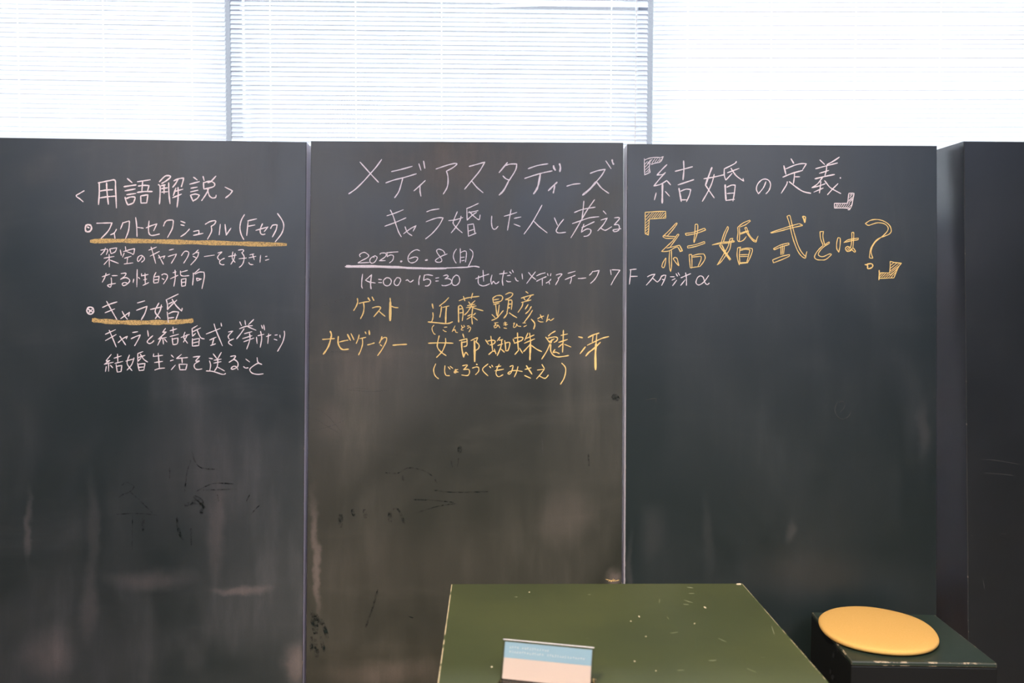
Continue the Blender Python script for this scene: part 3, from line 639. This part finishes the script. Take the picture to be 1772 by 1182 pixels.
605,500 680,450 855,420|855,420 840,450 740,465 620,495/740,330 760,320 775,340 770,460 760,590/740,330 740,460 720,590/720,590 670,565 630,600 660,650 720,640 760,590 800,640|805,640 790,665 740,620/k0.8 650,620 690,580/k0.8 670,640 710,590/k0.8 690,650 730,605
975,170 1060,115 1170,98 1290,125 1390,195 1425,290 1390,350 1300,390 1200,430 1120,510 1065,620 1045,760|1050,765 1100,770|1105,765 1075,660 1110,540 1180,460 1270,390 1350,310 1370,240 1310,175 1200,155 1110,175 1030,200 975,170/k1.3 1200,430 1130,510 1080,610
k1.5 970,880 1010,885/k1.4 1010,870 1080,865 1105,900 1080,935 1020,950 1015,900 1010,870
k1.1 1410,825 1490,845 1600,855|1600,855 1540,940 1470,1110|1470,1110 1330,1115 1210,1120/1405,825 1405,930 1395,1025|1395,1025 1300,1022 1215,1025/k1.2 1215,980 1215,1060 1210,1145/k0.8 1415,890 1470,845/k0.8 1415,940 1520,855/k0.8 1410,990 1570,860/k0.8 1410,1020 1550,910/k0.8 1380,1100 1530,950/k0.8 1340,1100 1400,1040/k0.8 1300,1100 1370,1035/k0.8 1260,1100 1330,1030/k0.8 1225,1100 1290,1030/k0.8 1220,1065 1250,1035/k0.8 1420,1105 1500,1010/k0.8 1400,1060 1510,980
'''
def smooth(pts):
    if len(pts) < 3: 
        (x0, y0), (x1, y1) = pts[0], pts[-1]; n = 4
        return [(x0 + (x1 - x0) * i / n, y0 + (y1 - y0) * i / n) for i in range(n + 1)]
    out = []; P = [pts[0]] + pts + [pts[-1]]
    for i in range(1, len(P) - 2):
        p0, p1, p2, p3 = P[i - 1], P[i], P[i + 1], P[i + 2]
        for k in range(5):
            t = k / 5; a = []
            for j in (0, 1):
                a.append(.5 * (2 * p1[j] + (p2[j] - p0[j]) * t + (2 * p0[j] - 5 * p1[j] + 4 * p2[j] - p3[j]) * t * t + (3 * p1[j] - p0[j] - 3 * p2[j] + p3[j]) * t ** 3))
            out.append(tuple(a))
    out.append(pts[-1]); return out
def ribbon(pts, w, V, Fc, conv, off, taper=True):
    p = smooth(pts); q = [p[0]]
    for a in p[1:]:
        if math.hypot(a[0] - q[-1][0], a[1] - q[-1][1]) > .25: q.append(a)
    p = q
    if len(p) < 2: p = [p[0], (p[0][0] + w * .5, p[0][1])]
    n = len(p); base = len(V); ph = random.random() * 9
    for i in range(n):
        a, b = p[max(0, i - 1)], p[min(n - 1, i + 1)]; dx, dy = b[0] - a[0], b[1] - a[1]; L = math.hypot(dx, dy) or 1; dx /= L; dy /= L
        ww = w * .5 * (1 + .14 * math.sin(ph + i * .9) + random.uniform(-.08, .08))
        ext = 0
        if i == 0 or i == n - 1: ww *= .62; ext = w * .3 * (-1 if i == 0 else 1)
        x, y = p[i][0] + dx * ext, p[i][1] + dy * ext
        V.append(conv(x - dy * ww, y + dx * ww, off)); V.append(conv(x + dy * ww, y - dx * ww, off))
    for i in range(n - 1): k = base + 2 * i; Fc.append((k, k + 1, k + 3, k + 2))
LBL = {'title': 'white chalk heading in angle brackets', 'f1': 'white chalk bullet line', 'u1': 'gold chalk underline', 'f2': 'white chalk line', 'f3': 'white chalk line',
       'f4': 'white chalk bullet line', 'u2': 'gold chalk underline', 't1': 'large white chalk title', 't2': 'white chalk subtitle', 't3': 'white chalk date', 'tu': 'white chalk underline',
       't4': 'white chalk time and place', 'y1': 'yellow chalk name line', 'yk': 'small yellow chalk reading aid', 'ys': 'small yellow chalk suffix', 'y2': 'yellow chalk navigator line',
       'y3': 'yellow chalk reading in brackets', 'r1': 'white chalk heading in hatched brackets', 'r3': 'white chalk end of the place line', 'r2': 'large yellow outlined chalk question'}
WK = .88
bn = 1; off = .0006; lev = 0
for row in DATA.strip().splitlines():
    if row[0] == '#': bn = int(row.split()[1]); conv = bp4 if bn == 4 else bp; continue
    if row[0] == '@':
        s = row.split()
        if s[0] == '@win': ox, oy, scl, ww = map(float, s[1:])
        else:
            colr, tagn, ismark = s[1], s[2], s[0] == '@mark'; lev += 1; off = .0005 + .00004 * (lev % 9)
            if ismark: off = .0003
            else:
                line = empty('chalk_line', roots[bn].location); keep(line, roots[bn]); line['label'] = LBL.get(tagn, colr + ' chalk line')
        continue
    parts = [p for p in row.split('/')] if ismark else [row]
    for part in parts:
        V, Fc = [], []
        for st in part.replace('|', '/').split('/'):
            t = st.split(); k = 1
            if t[0][0] == 'k': k = float(t.pop(0)[1:])
            pts = [(ox + float(a.split(',')[0]) / scl, oy + float(a.split(',')[1]) / scl) for a in t]
            off += .000004
            ribbon(pts, ww * k * (1.0 if colr in ('dark', 'faint', 'gold') else WK), V, Fc, conv, off)
        nm = 'chalk_smudge' if ismark else ('chalk_underline' if tagn in ('u1', 'u2', 'tu') else 'chalk_character')
        o = mesh(nm, V, Fc, M_CH[colr])
        if ismark: keep(o, roots[bn]); o['label'] = {'dark': 'dark wiped finger mark', 'faint': 'faint pale scratch', 'gold': 'gold chalk scribble'}[colr]
        else: o.parent = line; o.matrix_parent_inverse = Matrix.Translation(-Vector(roots[bn].location))

# ---------------------------------------------------------------- green table
ZT = .70
c = [onz(781, 1010.5, ZT), onz(1285, 1009.5, ZT)]
vl = onz(757, 1182, ZT); vr = onz(1435.5, 1182, ZT)
dl = (vl - c[0]); dr = (vr - c[1]); D = .66
nl = c[0] + dl * (D / dl.length); nr = c[1] + dr * (D / dr.length)
tb = empty('table', ((c[0] + nr) / 2).to_tuple()); tb.location.z = 0
tag(tb, 'low green painted block table with worn edges, standing before the middle board', 'table')
dz = Vector((0, 0, -.03))
quad = [nl, nr, c[1], c[0]]
hexa('tabletop', [p + dz for p in quad], quad, M_GREEN, tb, .0022, M_GREEN_EDGE)
ctr = sum(quad, Vector()) / 4
ins = [p + (ctr - p) * .012 for p in quad]
gb = hexa('body', [Vector((p.x, p.y, 0)) for p in ins], [p + dz for p in ins], M_GREEN, tb, .002)
# paint chips on the top
def chips(name, lst, z, m, root, conv):
    for (px, py, w_, h_, ang) in lst:
        V = []; n = 9
        for i in range(n):
            a = 2 * math.pi * i / n; rr = random.uniform(.6, 1.1)
            x, y = math.cos(a) * w_ * rr, math.sin(a) * h_ * rr
            V.append(conv(px + x * math.cos(ang) - y * math.sin(ang), py + x * math.sin(ang) + y * math.cos(ang)))
        top = [v + Vector((0, 0, .0004)) for v in V]
        o = mesh(name, V + top, [tuple(range(n, 2 * n))] + [(i, (i + 1) % n, n + (i + 1) % n, n + i) for i in range(n)], m); keep(o, root)
M_CHIP = mat('bare_pale_chip', (.75, .62, .42), .8); M_SCR = mat('dry_scratch', (.20, .21, .11), .8); M_DK = mat('dark_scuff', (.05, .065, .025), .6)
cz = lambda z: (lambda a, b: onz(a, b, z))
chips('paint_chip', [(1279, 1011, 5, 1.6, 0.05), (916, 1025, 1.6, 1, 0), (1220, 1051.5, 3, 1.3, .5), (1202, 1079, 1.8, 1.1, 0), (1106, 1067, 2, 1.1, .5), (1118, 1101.5, 1.6, 1, 0), (851, 1154, 1.8, 1.4, 0), (1135, 1161, 1.6, .9, 0),
                     (1092, 1075, 1.6, .9, 0), (1098, 1144.5, 1.8, .9, 0)], ZT, M_CHIP, tb, cz(ZT))
chips('scratch', [(1191, 1041, 8, .7, .3), (1187, 1046, 5, .6, .1), (1156, 1070, 3.5, .7, .9), (1141, 1040, 1, 5, .05), (1194, 1017, 6, .6, .1), (1196, 1027, 5, .6, 0), (1250, 1108, 9, .6, .4), (1338, 1092, .8, 9, -.3), (1233, 1143, 7, .5, 0),
                  (1166, 1095, 8, .5, -.1), (1300, 1160, 9, .5, .4), (893, 1033, 3, .6, 0), (1020, 1029, 3, .6, 0), (760, 1040, .1, .1, 0), (1178, 1160, 6, .5, 0)], ZT, M_SCR, tb, cz(ZT))
chips('scuff', [(1205, 1110, 1.5, 17, -.06)], ZT, M_DK, tb, cz(ZT))

# ---------------------------------------------------------------- stool
ZQ = .45
sq = [onz(1473, 1144, ZQ), onz(1726.5, 1148, ZQ), onz(1618, 1063.5, ZQ), onz(1404, 1059, ZQ)]
sb = empty('stool', (sum(sq, Vector()) / 4).to_tuple()); sb.location.z = 0
tag(sb, 'dark green block stool with worn edges under the mustard cushion', 'stool')
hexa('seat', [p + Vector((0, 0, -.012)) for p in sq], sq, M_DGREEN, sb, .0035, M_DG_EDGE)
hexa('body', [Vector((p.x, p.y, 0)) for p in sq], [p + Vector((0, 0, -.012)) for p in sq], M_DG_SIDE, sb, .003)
# scuffs on its left side
nside = (sq[0] - sq[3]).cross(Vector((0, 0, 1))).normalized()
if nside.dot(CAM - sq[0]) < 0: nside = -nside
cs = lambda a, b: hit(a, b, sq[0] + nside * .001, nside)
M_SC2 = mat('black_dent', (.008, .010, .010), .8)
for (px, py, w_, h_) in ((1442, 1134, 3, 6), (1437, 1163, 3, 6), (1441, 1172, 4, 5), (1449, 1126, 2, 3)):
    n = 8; V = [cs(px + math.cos(i * .785) * w_ * random.uniform(.6, 1.1), py + math.sin(i * .785) * h_ * random.uniform(.6, 1.1)) for i in range(n)]
    keep(mesh('dent', V, [tuple(range(n))], M_SC2), sb)

# ---------------------------------------------------------------- cushion
ol = [(583, 305), (600, 280), (650, 254), (720, 241), (800, 237), (880, 241), (960, 253), (1050, 272), (1140, 298), (1210, 332), (1255, 368), (1283, 408), (1288, 440), (1270, 466), (1230, 486), (1170, 499), (1090, 504), (1000, 500), (900, 488), (800, 468), (710, 438), (650, 406), (610, 372), (588, 338)]
ring = [onz(1240 + x / 3.331, 980 + y / 3.331, ZQ + .012) for x, y in ol]
cc = sum(ring, Vector()) / len(ring)
co = empty('seat_cushion', (cc.x, cc.y, ZQ)); N = len(ring)
prof = [(.90, -.0112), (.97, -.009), (.998, -.004), (1.0, .001), (.985, .005), (.94, .0078), (.80, .0105), (.55, .013), (.28, .0142)]
V = []; Fc = []
for s_, h_ in prof:
    for p in ring: V.append(Vector((cc.x + (p.x - cc.x) * s_, cc.y + (p.y - cc.y) * s_, ZQ + .012 + h_)))
for a in range(len(prof) - 1):
    for i in range(N): j = (i + 1) % N; Fc.append((a * N + i, a * N + j, (a + 1) * N + j, (a + 1) * N + i))
V.append(Vector((cc.x, cc.y, ZQ + .0265))); Fc += [((len(prof) - 1) * N + i, (len(prof) - 1) * N + (i + 1) % N, len(V) - 1) for i in range(N)]
Fc.append(tuple(reversed(range(N))))
cu = mesh('seat_cushion', V, Fc, M_CUSH, smooth=True)
bpy.data.objects.remove(co)
sm = cu.modifiers.new('sub', 'SUBSURF'); sm.levels = 2; sm.render_levels = 2
tag(cu, 'flat round mustard yellow seat cushion lying on the dark green stool', 'cushion')

# ---------------------------------------------------------------- card in clear stand
pl = onz(869, 1174, ZT + .004); pr = onz(1021, 1190, ZT + .004)
ux = (pr - pl).normalized(); up = Vector((0, 0, 1)); nrm = ux.cross(up); nrm = -nrm if nrm.dot(CAM - pl) < 0 else nrm
Wc = (pr - pl).length
tilt = R(18); uz = (up * math.cos(tilt) - nrm * math.sin(tilt)).normalized(); nc = (nrm * math.cos(tilt) + up * math.sin(tilt)).normalized()
# height so that the top edge meets its place
best = min((abs((lambda q: (MW.inverted() @ q))(pl + uz * h).y / -(MW.inverted() @ (pl + uz * h)).z * F + (1110 - H / 2)), h) for h in [i * .0005 for i in range(60, 260)])[1]
Hc = best
def slab(name, o, u, v, n, w_, h_, t, m):
    b = [o, o + u * w_, o + u * w_ + v * h_, o + v * h_]; return hexa(name, b, [p + n * t for p in b], m)
st = empty('sign_stand', (pl.x + Wc * .5, pl.y + .02, ZT)); tag(st, 'clear acrylic stand holding the card on the green table', 'sign stand')
e = .0015
keep(slab('front_plate', pl - ux * .003 + nc * .0012, ux, uz, nc, Wc + .006, Hc + .003, .0012, M_ACR), st)
keep(slab('back_plate', pl - ux * .003 - nc * .0030, ux, uz, nc, Wc + .006, Hc + .003, .0012, M_ACR), st)
keep(slab('base_plate', pl - ux * .003 - up * .003 + nrm * .002, ux, nrm, up, Wc + .006, .035, .002, M_ACR), st)
keep(slab('base_plate', pl - ux * .003 - up * .003 - nrm * .045, ux, nrm, up, Wc + .006, .045, .002, M_ACR), st)
M_RIMA = mat('acrylic_edge_highlight', (.9, .86, .8), .08, 1.0)  # near-white colour paints the highlight along the clear stand's top
keep(slab('top_edge', pl - ux * .003 + uz * (Hc + .003) - nc * .003, ux, uz, nc, Wc + .006, .0012, .0054, M_RIMA), st)
cr0 = slab('notice_card', pl - nc * .0006, ux, uz, nc, Wc, Hc, .0008, M_CARD)
cro = empty('notice_card', pl.to_tuple()); cr0.name = 'card_sheet'; cro.name = 'notice_card'; keep(cr0, cro)
tag(cro, 'white notice card with a blue printed band across its top', 'card')
hb = Hc * .43
keep(slab('blue_band', pl + nc * .0003 + uz * (Hc - hb), ux, uz, nc, Wc, hb, .0003, M_BLUE), cro)
V, Fc = [], []
def glyphrow(x0, x1, zc, n, gap):
    cw = (x1 - x0) / n
    for i in range(n):
        if i in gap: continue
        for k in range(3):                       # tiny unreadable printed characters
            a = x0 + cw * i + random.uniform(0, cw * .4); b = a + cw * random.uniform(.35, .6); z = zc + random.uniform(-.0017, .0015)
            o_ = pl + nc * .00062
            V.extend([o_ + ux * a + uz * z, o_ + ux * b + uz * z, o_ + ux * b + uz * (z + .0006), o_ + ux * a + uz * (z + .0006)]); n0 = len(V); Fc.append((n0 - 4, n0 - 3, n0 - 2, n0 - 1))
        a = x0 + cw * i + cw * .3; o_ = pl + nc * .00062
        V.extend([o_ + ux * a + uz * (zc - .0018), o_ + ux * (a + .0005) + uz * (zc - .0018), o_ + ux * (a + .0005) + uz * (zc + .0020), o_ + ux * a + uz * (zc + .0020)]); n0 = len(V); Fc.append((n0 - 4, n0 - 3, n0 - 2, n0 - 1))
glyphrow(Wc * .055, Wc * .52, Hc * .86, 16, (4,)); glyphrow(Wc * .055, Wc * .93, Hc * .735, 30, (14,))
keep(mesh('printed_text', V, Fc, M_PRINT), cro)
